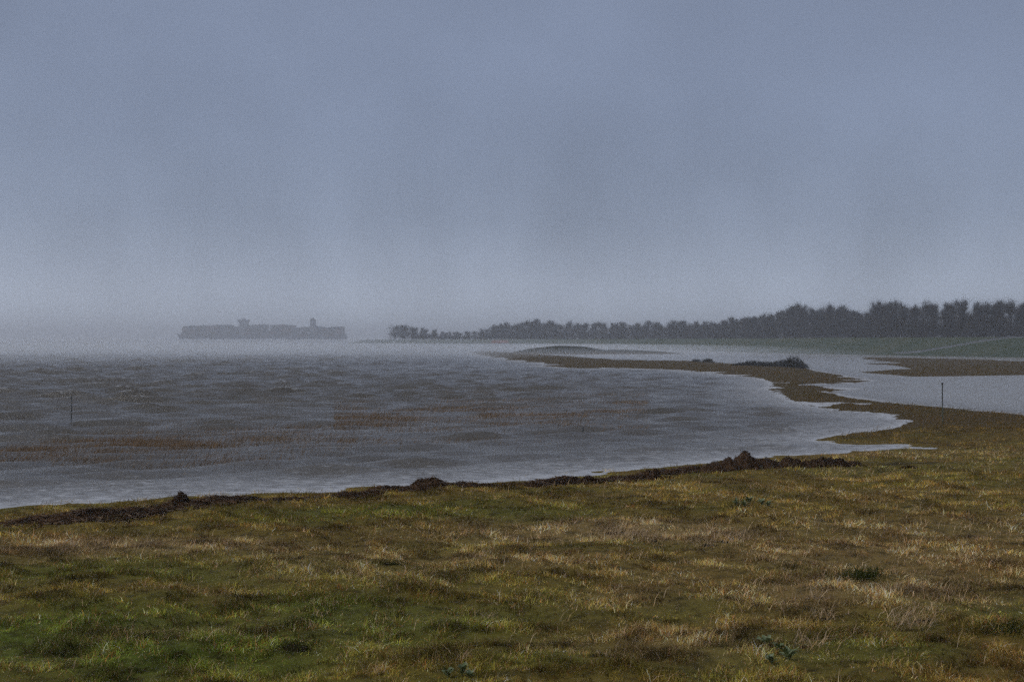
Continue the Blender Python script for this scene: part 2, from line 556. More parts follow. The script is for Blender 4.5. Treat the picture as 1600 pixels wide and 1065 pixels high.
l_.new(rip, bmp.inputs['Height'])
l_.new(bmp.outputs[0], bs.inputs['Normal'])
mud = n_.new('ShaderNodeMix'); mud.data_type = 'RGBA'
l_.new(rip2, mud.inputs[0])
mud.inputs[6].default_value = (0.074, 0.063, 0.049, 1)
mud.inputs[7].default_value = (0.104, 0.087, 0.066, 1)
calm_sheen = n_.new('ShaderNodeMix'); calm_sheen.data_type = 'RGBA'  # sky sheen of calm water painted in as a paler, silty base colour
l_.new(at_c.outputs['Fac'], calm_sheen.inputs[0])
l_.new(mud.outputs[2], calm_sheen.inputs[6])
calm_sheen.inputs[7].default_value = (0.26, 0.24, 0.215, 1)
fn = wnoise(3.2, (0.45, 1.0, 1.0), 6, 0.72)
fm = n_.new('ShaderNodeMapRange')
l_.new(m_math('ADD', fn, m_math('MULTIPLY', at_f.outputs['Fac'], 0.42)), fm.inputs[0])
fm.inputs[1].default_value, fm.inputs[2].default_value = 0.66, 0.86
fmix = n_.new('ShaderNodeMix'); fmix.data_type = 'RGBA'
l_.new(fm.outputs[0], fmix.inputs[0])
l_.new(calm_sheen.outputs[2], fmix.inputs[6])
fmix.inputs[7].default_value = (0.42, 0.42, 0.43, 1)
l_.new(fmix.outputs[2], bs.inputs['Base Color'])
fr_ = n_.new('ShaderNodeMapRange')
l_.new(fm.outputs[0], fr_.inputs[0])
fr_.inputs[3].default_value, fr_.inputs[4].default_value = 0.2, 0.7
cr_ = n_.new('ShaderNodeMapRange')
l_.new(at_c.outputs['Fac'], cr_.inputs[0])
cr_.inputs[3].default_value, cr_.inputs[4].default_value = 0.2, 0.18
l_.new(cr_.outputs[0], fr_.inputs[3])
l_.new(fr_.outputs[0], bs.inputs['Roughness'])

xs = graded((-6000, -300, 24, 0.35), (-300, -90, 150, 0.8), (-90, 90, 300, 1), (90, 300, 110, 1.2), (300, 6000, 24, 2.6))
ys = graded((10, 30, 8, 1), (30, 130, 230, 1.15), (130, 420, 190, 1.25), (420, 1300, 90, 1.5), (1300, 7500, 26, 2.4))
X, Y = np.meshgrid(xs, ys)
x, y = X.ravel(), Y.ravel()
inner = (np.abs(x) < 320) & (y < 660)
HL = np.full(x.shape, -1.2); SL = np.full(x.shape, -200.0)
HL[inner], SL[inner] = land(x[inner], y[inner])
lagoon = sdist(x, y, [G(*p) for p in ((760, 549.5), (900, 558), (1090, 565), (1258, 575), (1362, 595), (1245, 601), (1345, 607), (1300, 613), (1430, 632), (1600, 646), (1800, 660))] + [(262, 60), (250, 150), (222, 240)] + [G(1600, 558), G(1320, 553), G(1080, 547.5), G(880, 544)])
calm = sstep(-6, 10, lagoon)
shallow = 0.55 * sstep(0.3, 7, -SL) + 0.45 * sstep(4, 26, -SL)
amp = (0.10 + 0.90 * shallow) * (1 - 0.93 * calm) * (0.75 + 0.5 * fbm(x, y, 40, 2))
band = np.array([G(40 + 620 * t, 712 - 38 * t ** 0.9) for t in np.linspace(0, 1, 20)])
bd = np.abs(y - np.interp(x, band[:, 0], band[:, 1]))
cx2, cy2 = G(760, 650)
amp *= 1 - 0.55 * np.exp(-((x - cx2) / 14) ** 2 - ((y - cy2) / 16) ** 2)
amp *= 1 - 0.6 * sstep(9, 2, bd) * sstep(band[0, 0] - 6, band[0, 0] + 4, x) * sstep(band[-1, 0] + 6, band[-1, 0] - 4, x)   # reeds break the waves
hw = np.zeros(x.shape); dx = np.zeros(x.shape); dy = np.zeros(x.shape)
wr = np.random.default_rng(21)
lam = np.concatenate([wr.uniform(6, 10, 8), wr.uniform(2.8, 6, 22), wr.uniform(1.5, 2.8, 22)])
for lm in lam:
    th = math.radians(-90 + 12 + wr.normal(0, 17))
    k = 2 * math.pi / lm
    a = 0.0115 * lm ** 0.8 * wr.uniform(0.6, 1.3)
    ph = wr.uniform(0, 6.283)
    arg = k * (math.cos(th) * x + math.sin(th) * y) + ph + 2.2 * (fbm(x + lm * 10, y, 26, 2) - 0.5)
    res = sstep(0.22 * 0 + lm * 0.9, lm * 0.25, np.maximum(0.44, (y - 130) * 0.006 + 0.44))
    if lm > 4:
        res = res * (0.22 + 0.78 * sstep(8, 75, -SL))
    hw += a * res * np.cos(arg)
    dx -= a * res * math.cos(th) * np.sin(arg) * 0.9
    dy -= a * res * math.sin(th) * np.sin(arg) * 0.9
hw = hw + 0.8 * np.maximum(hw, 0) ** 2 - 0.02
foam = sstep(0.24, 0.5, hw) * 0.46 * (1 - calm) * shallow * sstep(45, 110, y)
foam = np.maximum(foam, (sstep(-11.0, -0.5, SL) * 0.56 + sstep(-1.6, 0.1, SL) * 0.42) * (1 - 0.55 * calm))
fr2 = (1 - sstep(300, 700, np.abs(x))) * (1 - sstep(900, 1300, y))
V = np.stack([x + dx * amp * fr2, y + dy * amp * fr2, hw * amp * fr2], 1)
F = grid_faces(len(xs), len(ys))
keep = HL[F].min(1) < 0.4
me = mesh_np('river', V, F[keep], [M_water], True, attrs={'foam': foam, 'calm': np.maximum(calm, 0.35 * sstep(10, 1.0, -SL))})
bm = bmesh.new(); bm.from_mesh(me)
bmesh.ops.delete(bm, geom=[v for v in bm.verts if not v.link_faces], context='VERTS')
bm.to_mesh(me); bm.free()
tag(link('river', me), 'choppy grey flood water of the wide river', None, kind='structure')

# ================================================================== grass, wrack, reeds (nobody could count them)
def blades(n_seg, P, hgt, wid, lean_dir, lean, col, tipcol=None, tip=0.12):
    """P (n,3) roots; builds tapering bent blades; returns V,F,C"""
    n = len(P)
    face = rng.uniform(0, 2 * math.pi, n)
    sx, sy = np.cos(face) * wid * 0.5, np.sin(face) * wid * 0.5
    lx, ly = np.cos(lean_dir) * lean * hgt, np.sin(lean_dir) * lean * hgt
    Z = np.zeros(n)
    def pt(t, s):
        w = (1 - t) * (1 - tip) + tip if t < 1 else 0
        return np.stack([P[:, 0] + lx * t * t + s * sx * w, P[:, 1] + ly * t * t + s * sy * w, P[:, 2] - 0.02 + hgt * t * (1 - 0.25 * np.minimum(lean, 1.6) * t)], 1)
    if n_seg == 1:
        V = np.stack([pt(0, -1), pt(0, 1), pt(1, 0)], 1)
        k = 3; tri = [(0, 1, 2)]; ts = (0, 0, 1)
    else:
        V = np.stack([pt(0, -1), pt(0, 1), pt(0.55, -1), pt(0.55, 1), pt(1, 0)], 1)
        k = 5; tri = [(0, 1, 3), (0, 3, 2), (2, 3, 4)]; ts = (0, 0, .55, .55, 1)
    F = (np.arange(n)[:, None, None] * k + np.array(tri)[None]).reshape(-1, 3)
    C = np.repeat(col, k, 0)
    return V.reshape(-1, 3), F, C

def join(parts):
    Vs, Fs, Cs, b = [], [], [], 0
    for V, F, C in parts:
        Vs.append(V); Fs.append(F + b); Cs.append(C); b += len(V)
    return np.concatenate(Vs), np.concatenate(Fs), np.concatenate(Cs)

def scatter(n, y0, y1, spread=0.62, pw=1.0):
    """uniform over the wedge of ground between two distances"""
    r = rng.random(n)
    yy = np.sqrt(y0 * y0 + r * (y1 * y1 - y0 * y0))
    xx = rng.uniform(-1, 1, n) * (yy * spread + 1.5)
    return xx, yy

parts = []
WIND = math.radians(-15)
for y0, y1, n, hs, ws, ns in ((11.0, 17, 210000, 1.0, 0.010, 2), (17, 26, 230000, 1.0, 0.013, 2), (26, 40, 230000, 1.1, 0.019, 1), (40, 66, 180000, 1.15, 0.028, 1)):
    xx, yy = scatter(n, y0, y1)
    h, s = land(xx, yy)
    wdd = wrack_d(xx, yy)
    inw = (np.abs(wdd) < 0.9) & (xx < 26)
    tuft = fbm(xx, yy, 0.55, 3)
    ok = ((s > 0.25) & (h > 0.015) | (s > -1.6) & (h > -0.13) & (rng.random(n) < 0.45 * (1 + np.clip(s, -1.6, 0) / 1.6) * sstep(0.4, 0.6, fbm(xx, yy, 1.3, 3)))) & ~(inw & (rng.random(n) < 0.93)) & (rng.random(n) < 0.40 + 1.6 * (tuft - 0.2))
    xx, yy, h, tuft = xx[ok], yy[ok], h[ok], tuft[ok]
    n = len(xx)
    d, g, r = weights(xx, yy)
    c = gcolor(xx, yy)
    rr = rng.random(n)
    dryb = rr < 0.07 + 0.36 * d
    c[dryb] = C_STRAW + (C_PALE - C_STRAW) * rng.random((dryb.sum(), 1)) ** 2
    ru = (~dryb) & (rng.random(n) < 0.14 + 0.25 * r)
    c[ru] = C_RUST
    fm_ = (sstep(48, 62, yy) * 0.75)[:, None]
    c = c * (1 - fm_) + (C_RUST * 0.42 + C_OLIVE * 0.26 + C_GREEN * 0.14) * fm_
    c *= rng.uniform(0.4, 1.7, (n, 1)) * (0.45 + 1.15 * sstep(0.28, 0.72, fbm(xx + 31, yy * 1.7, 0.9, 3)))[:, None] * (0.45 + 1.1 * sstep(0.25, 0.75, fbm(xx - 17, yy * 1.4, 0.26 * np.clip(yy / 18, 1, 3), 2)))[:, None]
    c *= 1 + rng.normal(0, 0.06, (n, 3))
    hg = hs * (0.05 + 0.105 * sstep(0.35, 0.75, tuft)) * rng.uniform(0.5, 1.5, n) * (1 + 0.25 * d * dryb)
    parts.append(blades(ns, np.stack([xx, yy, h], 1), hg, ws * rng.uniform(0.6, 1.4, n), rng.uniform(0, 6.283, n), rng.uniform(0.2, 1.6, n), np.clip(c, 0, 1)))
V, F, C = join(parts)
tag(link('meadow_grass', mesh_np('meadow_grass', V, F, [M_blade], False, C)), 'short wet green and brown grass covering the meadow', 'grass', kind='stuff')

# sparse straw stalks that stand above the turf
n = 26000
xx, yy = scatter(n, 11.5, 52)
h, s = land(xx, yy)
d, g, r = weights(xx, yy)
ok = (s > 3.0) & (rng.random(n) < 0.04 + 0.55 * d * sstep(0.3, 0.7, fbm(xx, yy, 0.9, 3))) & (np.abs(wrack_d(xx, yy)) > 1.2)
xx, yy, h = xx[ok], yy[ok], h[ok]
n = len(xx)
c = (C_STRAW + (C_PALE - C_STRAW) * rng.random((n, 1))) * rng.uniform(0.6, 1.2, (n, 1))
P = blades(2, np.stack([xx, yy, h], 1), rng.uniform(0.14, 0.36, n), (0.004 + 0.00028 * yy) * rng.uniform(0.7, 1.3, n), WIND + rng.normal(0, 0.7, n), rng.uniform(0.1, 1.0, n), c, tip=0.5)
tag(link('dry_stalks', mesh_np('dry_stalks', P[0], P[1], [M_blade], False, P[2])), 'thin pale straw stalks scattered over the turf', 'grass', kind='stuff')

# rough marsh grass on the spit and the marsh behind it
parts = []
for y0, y1, n, hh, ww in ((62, 110, 70000, 0.20, 0.035), (110, 240, 70000, 0.22, 0.06), (240, 560, 42000, 0.28, 0.12)):
    xx, yy = scatter(n, y0, y1, 0.56)
    h, s = land(xx, yy)
    ok = (s > 0.2) & (h > 0.03) | (s > -5) & (h > -0.25) & (rng.random(n) < 0.8 * (1 + np.clip(s, -5, 0) / 5) * sstep(0.42, 0.6, fbm(xx, yy, 4, 3)))
    xx, yy, h = xx[ok], yy[ok], h[ok]
    n = len(xx)
    t = np.clip(fbm(xx, yy, 7, 3) * 1.5 - 0.25, 0, 1)[:, None]
    c = np.array((0.175, 0.092, 0.028)) * t + np.array((0.088, 0.078, 0.020)) * (1 - t)
    hm_ = ((h > 0.8) & (yy > 430))[:, None]
    c = np.where(hm_, np.array((0.022, 0.024, 0.011)), c)
    dk = rng.random(n) < 0.15
    c[dk] *= 1.8
    c *= rng.uniform(0.6, 1.4, (n, 1))
    parts.append(blades(1, np.stack([xx, yy, h], 1), hh * rng.uniform(0.5, 1.4, n), ww * rng.uniform(0.6, 1.4, n), WIND + rng.normal(0, 0.8, n), rng.uniform(0.2, 1.2, n), c))
V, F, C = join(parts)
tag(link('marsh_grass', mesh_np('marsh_grass', V, F, [M_blade], False, C)), 'rusty brown marsh grass on the flooded spit', 'grass', kind='stuff')

# drowned reeds poking through the waves
def in_band(px0, px1, n, up, dn):
    px = rng.uniform(px0, px1, n)
    t = (px - px0) / (px1 - px0)
    return px, t
n = 70000
px, t = in_band(-60, 655, n, 0, 0)
mid = 712 - 38 * t ** 0.9
half = (20 + 14 * t) * np.sin(np.pi * np.clip(t * 0.97 + 0.015, 0, 1)) ** 0.6
py = mid + rng.normal(0, 0.55, n) * half
xx, yy = G(px, py)
ok = fbm(xx, yy * 1.5, 3.5, 4) > rng.normal(0.56, 0.22, n)
ok &= rng.random(n) < np.sin(np.pi * np.clip(t, 0.02, 1)) ** 0.7 * sstep(1.0, 0.55, t)
n2 = 60000
px, t = in_band(520, 1010, n2, 0, 0)
py = 648 + rng.normal(0, 17, n2) - 24 * (t - 0.4)
x2, y2 = G(px, py)
ok2 = fbm(x2, y2 * 1.4, 6, 4) > rng.normal(0.53, 0.09, n2)
xx, yy = np.concatenate([xx[ok], x2[ok2]]), np.concatenate([yy[ok], y2[ok2]])
n = len(xx)
c = np.array((0.235, 0.150, 0.080)) * rng.uniform(0.5, 1.5, (n, 1))
P = blades(1, np.stack([xx, yy, np.full(n, -0.10)], 1), rng.uniform(0.28, 0.56, n), rng.uniform(0.012, 0.03, n), WIND + rng.normal(0, 0.6, n), rng.uniform(0.3, 1.2, n), c)
tag(link('drowned_reeds', mesh_np('drowned_reeds', P[0], P[1], [M_blade], False, P[2])), 'reddish brown reed bed drowned in the choppy water', 'reeds', kind='stuff')

# wrack: flotsam of dark reed stems left along the meadow edge
n = 80000
tpx = rng.uniform(-120, 1360, n)
k = np.interp(tpx, [-700, -200, 0, 110, 200, 300, 400, 500, 600, 700, 800, 900, 1000, 1060, 1150, 1220, 1320, 1400], np.append(np.arange(17), 17))
wx = np.interp(k, np.arange(17), WR[:, 0]); wy = np.interp(wx, WR[:, 0], WR[:, 1])
width = np.interp(tpx, [0, 250, 420, 700, 1000, 1360], [0.75, 1.25, 0.62, 0.5, 0.45, 0.3])
xx, yy = wx + rng.normal(0, 0.3, n), wy + rng.normal(0, 0.62, n) * width
h, s = land(xx, yy)
lump = fbm(xx, yy, 1.6, 3)
ok = (s > 0.1) & (lump > rng.normal(0.48, 0.07, n))
xx, yy, h, lump = xx[ok], yy[ok], h[ok], lump[ok]
n = len(xx)
zz = h + 0.24 * sstep(0.42, 0.75, lump) * rng.random(n) * np.exp(-((yy - np.interp(xx, WR[:, 0], WR[:, 1])) / 0.8) ** 2)
c = np.array((0.052, 0.029, 0.016)) * rng.uniform(0.3, 2.2, (n, 1))
pl = rng.random(n) < 0.10
c[pl] = (0.17, 0.125, 0.085)
ang = rng.uniform(0, 2 * math.pi, n)
ln = rng.uniform(0.12, 0.42, n)
wd_ = rng.uniform(0.012, 0.035, n)
dirv = np.stack([np.cos(ang) * ln, np.sin(ang) * ln * 0.8, rng.uniform(-0.02, 0.12, n)], 1)
sid = np.stack([-np.sin(ang) * wd_, np.cos(ang) * wd_, np.zeros(n)], 1)
up = np.stack([np.zeros(n), np.zeros(n), wd_ * 1.4], 1)
p0 = np.stack([xx, yy, zz], 1)
V = np.stack([p0 - sid, p0 + sid, p0 + up, p0 + dirv], 1).reshape(-1, 3)
F = (np.arange(n)[:, None, None] * 4 + np.array([(0, 3, 2), (1, 2, 3), (0, 1, 3)])[None]).reshape(-1, 3)
tag(link('wrack_line', mesh_np('wrack_line', V, F, [M_wrack], False, np.repeat(c, 4, 0))), 'dark line of washed-up reed wrack along the shore', 'wrack', kind='stuff')

# ================================================================== heaps of dark sods in the wrack line
def heap(px, pb, wpx, hpx, label, peaks, seed):
    """px centre, pb foot row, size in photograph pixels; peaks (u, height 0-1, width)"""
    gx, gy = G(px, pb, 0.2)
    sc = FPX / gy
    w, hgt = 1.15 * wpx / sc, 0.74 * hpx / sc
    gz = float(land(np.array([gx]), np.array([gy + 0.3 * w * 0.5]))[0][0]) - 0.06
    root = empty('sod_heap', (gx, gy + 0.25 * w, gz))
    tag(root, label, 'earth heap', 'dark sod heaps along the shore')
    r = np.random.default_rng(seed)
    m = 44
    u, v = np.meshgrid(np.linspace(-0.56, 0.56, m), np.linspace(-0.5, 0.5, 24))
    u, v = u.ravel(), v.ravel()
    z = np.zeros(u.shape)
    for pu_, ph_, pw_ in peaks:
        z = np.maximum(z, ph_ * np.clip(1 - ((u - pu_) / pw_) ** 2 - (v / 0.42) ** 2, 0, 1) ** 0.68)
    nz = fbm(u * 10 + seed, v * 6 + 3, 1.0, 4)
    nz2 = fbm(u * 26 + seed, v * 15 + 8, 1.0, 3)
    z = z * (0.30 + 0.75 * nz + 0.75 * nz2) + 0.06 * (nz - 0.5) * (z > 0.02)
    z = np.where(z < 0.015, -0.12, z)
    V = np.stack([u * w + r.normal(0, 0.012, u.shape), v * w * 0.55 + r.normal(0, 0.012, u.shape), z * hgt], 1)
    link('sods', mesh_np('sods', V, grid_faces(m, 24), [M_peat], False), root)
    # stems and roots sticking out
    n = int(260 + 520 * w)
    pick = r.choice(np.where(z > 0.1)[0], n)
    P0 = V[pick]
    an = r.uniform(0, 2 * math.pi, n); ln = r.uniform(0.05, 0.2, n)
    D = np.stack([np.cos(an) * ln, np.sin(an) * ln, r.uniform(-0.03, 0.11, n)], 1)
    wv = r.uniform(0.006, 0.016, n)
    S = np.stack([-np.sin(an) * wv, np.cos(an) * wv, np.zeros(n)], 1)
    VV = np.stack([P0 - S, P0 + S, P0 + D], 1).reshape(-1, 3)
    c = np.array((0.06, 0.036, 0.02)) * r.uniform(0.4, 2.0, (n, 1))
    tag(link('roots', mesh_np('roots', VV, np.arange(3 * n).reshape(-1, 3), [M_wrack], False, np.repeat(c, 3, 0)), root), kind='stuff')

heap(278, 797, 52, 27, 'upright dark sod heap standing out of the widest stretch of wrack', [(0.0, 1, 0.26), (0.2, 0.5, 0.3), (-0.2, 0.3, 0.25)], 1)
heap(347, 797, 62, 17, 'low rounded sod heap beside the upright heap', [(-0.1, 1, 0.4), (0.3, 0.5, 0.2)], 2)
heap(560, 783, 90, 17, 'flat long sod heap lying in the wrack line between two larger heaps', [(-0.2, 0.8, 0.3), (0.2, 1, 0.3)], 3)
heap(690, 773, 110, 19, 'broad low sod bank with pale stems along the shore', [(-0.15, 1, 0.3), (0.25, 0.7, 0.25)], 4)
heap(815, 762, 80, 14, 'thin strip of dark sods at the water edge', [(-0.2, 0.8, 0.3), (0.2, 1, 0.3)], 5)
heap(922, 754, 56, 17, 'small knobbly sod heap touching the water edge', [(0, 1, 0.3), (-0.3, 0.5, 0.2)], 6)
heap(1018, 751, 76, 26, 'pointed sod heap with a sloping shoulder', [(0.05, 1, 0.2), (-0.22, 0.55, 0.28), (0.3, 0.4, 0.2)], 7)
heap(1168, 744, 128, 37, 'largest sod heap with a double peak above the water edge', [(0.02, 1, 0.17), (0.12, 0.85, 0.1), (0.27, 0.72, 0.12), (-0.13, 0.72, 0.15), (-0.28, 0.5, 0.2), (0.38, 0.3, 0.15)], 8)
heap(1243, 741, 96, 23, 'middle sod heap between the double-peaked heap and the blocky one', [(0.0, 1, 0.2), (-0.3, 0.5, 0.2), (0.3, 0.7, 0.2)], 9)
heap(1300, 739, 56, 19, 'blocky sod heap at the grassy end of the wrack line', [(-0.1, 1, 0.35), (0.25, 0.85, 0.25)], 10)
heap(1424, 741, 34, 7, 'tiny dark sod clump lying alone in the brown grass', [(0, 1, 0.4)], 11)

# ================================================================== dry tussocks and leafy weeds in the turf
def tussock(px, py, hgt, n, dark, label, group, seed, spread=0.16):
    x0, y0 = G(px, py, 0.75)
    for _ in range(3):
        z0 = float(land(np.array([x0]), np.array([y0]))[0][0])
        x0, y0 = G(px, py, z0)
    r = np.random.default_rng(seed)
    P = np.stack([r.normal(0, spread, n), r.normal(0, spread * 0.7, n), np.full(n, 0.0)], 1)
    P[:, 2] = land(P[:, 0] + x0, P[:, 1] + y0)[0] - z0
    if dark:
        c = np.array((0.050, 0.058, 0.014)) * r.uniform(0.4, 1.6, (n, 1))
    else:
        c = (C_STRAW + (C_PALE - C_STRAW) * r.random((n, 1))) * r.uniform(0.55, 1.1, (n, 1))
    dirs = np.where(r.random(n) < 0.6, WIND + r.normal(0, 0.5, n), r.uniform(0, 6.28, n))
    B = blades(2, P, hgt * r.uniform(0.45, 1.15, n), r.uniform(0.007, 0.013, n), dirs, r.uniform(0.3, 1.3, n), c, tip=0.3)
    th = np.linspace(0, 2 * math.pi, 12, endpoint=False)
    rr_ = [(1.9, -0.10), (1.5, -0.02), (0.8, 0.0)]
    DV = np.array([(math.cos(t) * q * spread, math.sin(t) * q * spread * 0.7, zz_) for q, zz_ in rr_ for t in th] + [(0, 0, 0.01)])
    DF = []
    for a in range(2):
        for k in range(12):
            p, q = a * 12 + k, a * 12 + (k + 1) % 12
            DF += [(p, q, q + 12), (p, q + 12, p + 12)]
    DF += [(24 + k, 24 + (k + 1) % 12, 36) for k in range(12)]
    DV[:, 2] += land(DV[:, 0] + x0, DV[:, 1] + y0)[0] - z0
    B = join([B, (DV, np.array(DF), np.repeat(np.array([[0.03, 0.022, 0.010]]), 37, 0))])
    o = link('grass_tussock', mesh_np('grass_tussock', B[0], B[1], [M_blade], False, B[2]), None, (x0, y0, z0))
    return tag(o, label, 'tussock', group)
seed = 100
for px, py, hg in ((1405, 975, 0.42), (1425, 980, 0.38), (1440, 968, 0.34), (1418, 960, 0.30)):
    tussock(px, py, hg, 46, False, 'pale straw tussock arching among the clump of long bent stalks', 'pale tussocks of the bent clump', seed); seed += 1
for px, py, hg in ((1262, 1010, 0.4), (1272, 935, 0.36), (1288, 960, 0.36)):
    tussock(px, py, hg, 44, False, 'straw tussock with upright stalks between the bent clump and thistles', 'straw tussocks standing upright', seed); seed += 1
for px, py, hg in ((955, 835, 0.34), (975, 832, 0.4), (990, 840, 0.36), (1012, 843, 0.36), (965, 845, 0.3)):
    tussock(px, py, hg, 80, False, 'bleached straw tussock in the bright patch on the slope', 'bleached tussocks of the bright patch', seed, 0.3); seed += 1
for px, py, hg in ((1122, 845, 0.36), (1150, 840, 0.36), (1105, 852, 0.3)):
    tussock(px, py, hg, 70, False, 'straw tussock in the dull dry patch below the largest sod heap', 'straw tussocks of the dull patch', seed, 0.3); seed += 1
for px, py, hg in ((1340, 905, 0.34), (1352, 900, 0.3)):
    tussock(px, py, hg, 240, True, 'dark green rush tussock surrounded by straw', 'dark rush tussocks amid straw', seed, 0.2); seed += 1
for px, py, hg in ((1560, 985, 0.22), (1590, 982, 0.2)):
    tussock(px, py, hg, 260, True, 'dark low rush tussock in lush green grass', 'dark low rush tussocks in green', seed, 0.26); seed += 1
for px, py, hg in ((462, 972, 0.14), (480, 970, 0.16), (465, 1015, 0.14), (612, 880, 0.16)):
    tussock(px, py, hg, 240, True, 'dark mossy tussock in the green turf', 'dark mossy tussocks', seed, 0.2); seed += 1
for px, py, hg in ((588, 1052, 0.3), (762, 965, 0.24), (728, 1030, 0.3)):
    tussock(px, py, hg, 16, False, 'few thin straw stalks standing in green turf', 'thin straw tufts in green turf', seed, 0.06); seed += 1

M_leaf = mat('thistle_leaf', (0.11, 0.14, 0.05), 0.5, noise=(9, (0.34, 0.36, 0.22), 0.45, 0.7), translucent=0.15)
def leaf_mesh():
    V, F = [], []
    n = 7
    for i in range(n):
        t = i / (n - 1)
        w = 0.028 * math.sin(math.pi * min(1, 0.08 + t * 0.92)) ** 0.7 * (1 + 0.35 * (i % 2)) + 0.002
        z = 0.06 * t + 0.05 * math.sin(t * 2.4)
        V += [(0.02 + 0.15 * t, -w, z + w * 0.35), (0.02 + 0.15 * t, 0, z), (0.02 + 0.15 * t, w, z + w * 0.35)]
    for i in range(n - 1):
        for j in (0, 1):
            a = i * 3 + j
            F.append((a, a + 1, a + 4, a + 3))
    return mesh_np('leaf', V, F, [M_leaf], True)
LEAF = leaf_mesh()
def weed(px, py, size, label, group, seed, n=13):
    x0, y0 = G(px, py, 0.75)
    for _ in range(3):
        z0 = float(land(np.array([x0]), np.array([y0]))[0][0])
        x0, y0 = G(px, py, z0)
    r = random.Random(seed)
    root = empty('thistle_plant', (x0, y0, z0 + 0.0))
    tag(root, label, 'weed', group)
    mb = MB(); mb.tube([(0, 0, -0.03), (0.004, 0, 0.05), (0.01, 0.004, 0.06 * size)], [0.009, 0.007, 0.004], 5)
    link('stem', mb.mesh('stem', M_leaf), root)
    for k in range(n):
        o = link('leaf', LEAF, root)
        o.location = (0, 0, 0.015 + 0.035 * size * k / n)
        o.rotation_euler = (r.uniform(-0.3, 0.3), -r.uniform(-0.15, 0.45), k * 2.4 + r.uniform(-0.4, 0.4))
        s = 0.55 * size * r.uniform(0.7, 1.15)
        o.scale = (s, s, s)
for i, (px, py, s) in enumerate(((1200, 1012, 1.5), (1218, 1020, 1.3), (1232, 1030, 1.5), (1205, 1038, 1.2), (1190, 1008, 1.1))):
    weed(px, py, s, 'silvery leafed thistle in the clump low on the right-hand turf'.replace('low on the right-hand turf', 'beside straw-coloured grass'), 'silvery thistle clump beside straw', 300 + i)
for i, (px, py, s) in enumerate(((700, 1058, 1.2), (722, 1056, 1.4), (735, 1062, 1.1))):
    weed(px, py, s, 'pale green thistle growing among thin straw tufts in green turf', 'pale thistles in green turf', 320 + i)
for i, (px, py, s) in enumerate(((1150, 789, 1.6), (1170, 787, 1.8), (1190, 789, 1.6), (1163, 791, 1.5), (1200, 791, 1.5))):
    weed(px, py, s, 'blue-green leafy weed in the patch below the largest sod heap', 'blue-green weeds below the sod heap', 340 + i)

# ================================================================== posts
M_post = mat('weathered_post', (0.055, 0.058, 0.056), 0.7, noise=(14, (0.10, 0.105, 0.095), 0.45, 0.7))
M_postgreen = mat('algae_post', (0.045, 0.062, 0.045), 0.7, noise=(10, (0.08, 0.10, 0.07), 0.45, 0.7))
M_cap = mat('post_cap', (0.02, 0.02, 0.022), 0.5, noise=(20, (0.04, 0.04, 0.04), 0.4, 0.7))
gx, gy = G(1473, 656, 0.3)
gz = float(land(np.array([gx]), np.array([gy]))[0][0])
root = empty('marker_post', (gx, gy, gz)); root.rotation_euler = (0, math.radians(-0.5), 0)
tag(root, 'tall thin grey marker post with dark cap standing in brown marsh grass', 'post')
ht = 2.62
mb = MB(); mb.tube([(0, 0, -0.3), (0.01, 0, 0.55), (0, 0, 1.1)], [0.036, 0.034, 0.032], 8); link('lower_post', mb.mesh('lower_post', M_postgreen), root)
mb = MB(); mb.tube([(0, 0, 1.08), (-0.012, 0, 1.8), (0, 0, ht)], [0.038, 0.036, 0.034], 8); link('upper_post', mb.mesh('upper_post', M_post), root)
mb = MB(); mb.tube([(0, 0, ht - 0.06), (0, 0, ht + 0.06)], [0.06, 0.06], 8); link('cap', mb.mesh('cap', M_cap), root)
mb = MB(); mb.tube([(0.03, 0, 0.95), (0.13, 0, 0.86)], [0.02, 0.02], 6); link('bracket', mb.mesh('bracket', M_cap), root)
gx, gy = G(111, 664)
root = empty('marker_post', (gx, gy, -0.6)); root.rotation_euler = (0, math.radians(0.6), 0)
tag(root, 'thin dark post standing in the choppy river water', 'post')
mb = MB(); mb.tube([(0, 0, -0.3), (0.01, 0, 1.2), (0, 0, 2.42)], [0.034, 0.031, 0.03], 8); link('shaft', mb.mesh('shaft', M_post), root)
mb = MB(); mb.tube([(0, 0, 2.36), (0, 0, 2.46)], [0.045, 0.045], 8); link('cap', mb.mesh('cap', M_cap), root)
for px, py, h_, lab in ((1253, 604, 0.75, 'short dark stake on the marsh bank by the narrow channel'), (910, 674, 0.26, 'dark stake tip poking from the water off the meadow'),
                        (885, 643, 0.12, 'dark stake tip in open water, one of a close pair'), (913, 643, 0.12, 'dark stake tip in open water, one of a close pair')):
    gx, gy = G(px, py)
    o = empty('wooden_stake', (gx, gy, 0))
    tag(o, lab, 'stake', 'stakes in the flood')
    mb = MB(); mb.tube([(0, 0, -0.7), (0.02, 0, 0.0), (0.03, 0.01, h_)], [0.06, 0.055, 0.05], 7)
    link('shaft', mb.mesh('shaft', M_post), o)
    mb = MB(); mb.tube([(0.03, 0.01, h_ - 0.02), (0.035, 0.01, h_ + 0.03)], [0.056, 0.03], 7)
    link('split_top', mb.mesh('split_top', M_cap), o)

# ================================================================== bushes on the spit
def twig_cloud(n, pts_fn, wid, r):
    P, D = pts_fn(n, r)
    up = r.normal(0, 1, (n, 3))
    S = np.cross(D, up); S /= np.linalg.norm(S, axis=1)[:, None] + 1e-9
    S *= wid * r.uniform(0.6, 1.3, (n, 1)) * 0.5
    V = np.stack([P - S, P + S, P + D], 1).reshape(-1, 3)
    return V, np.arange(3 * n).reshape(-1, 3)

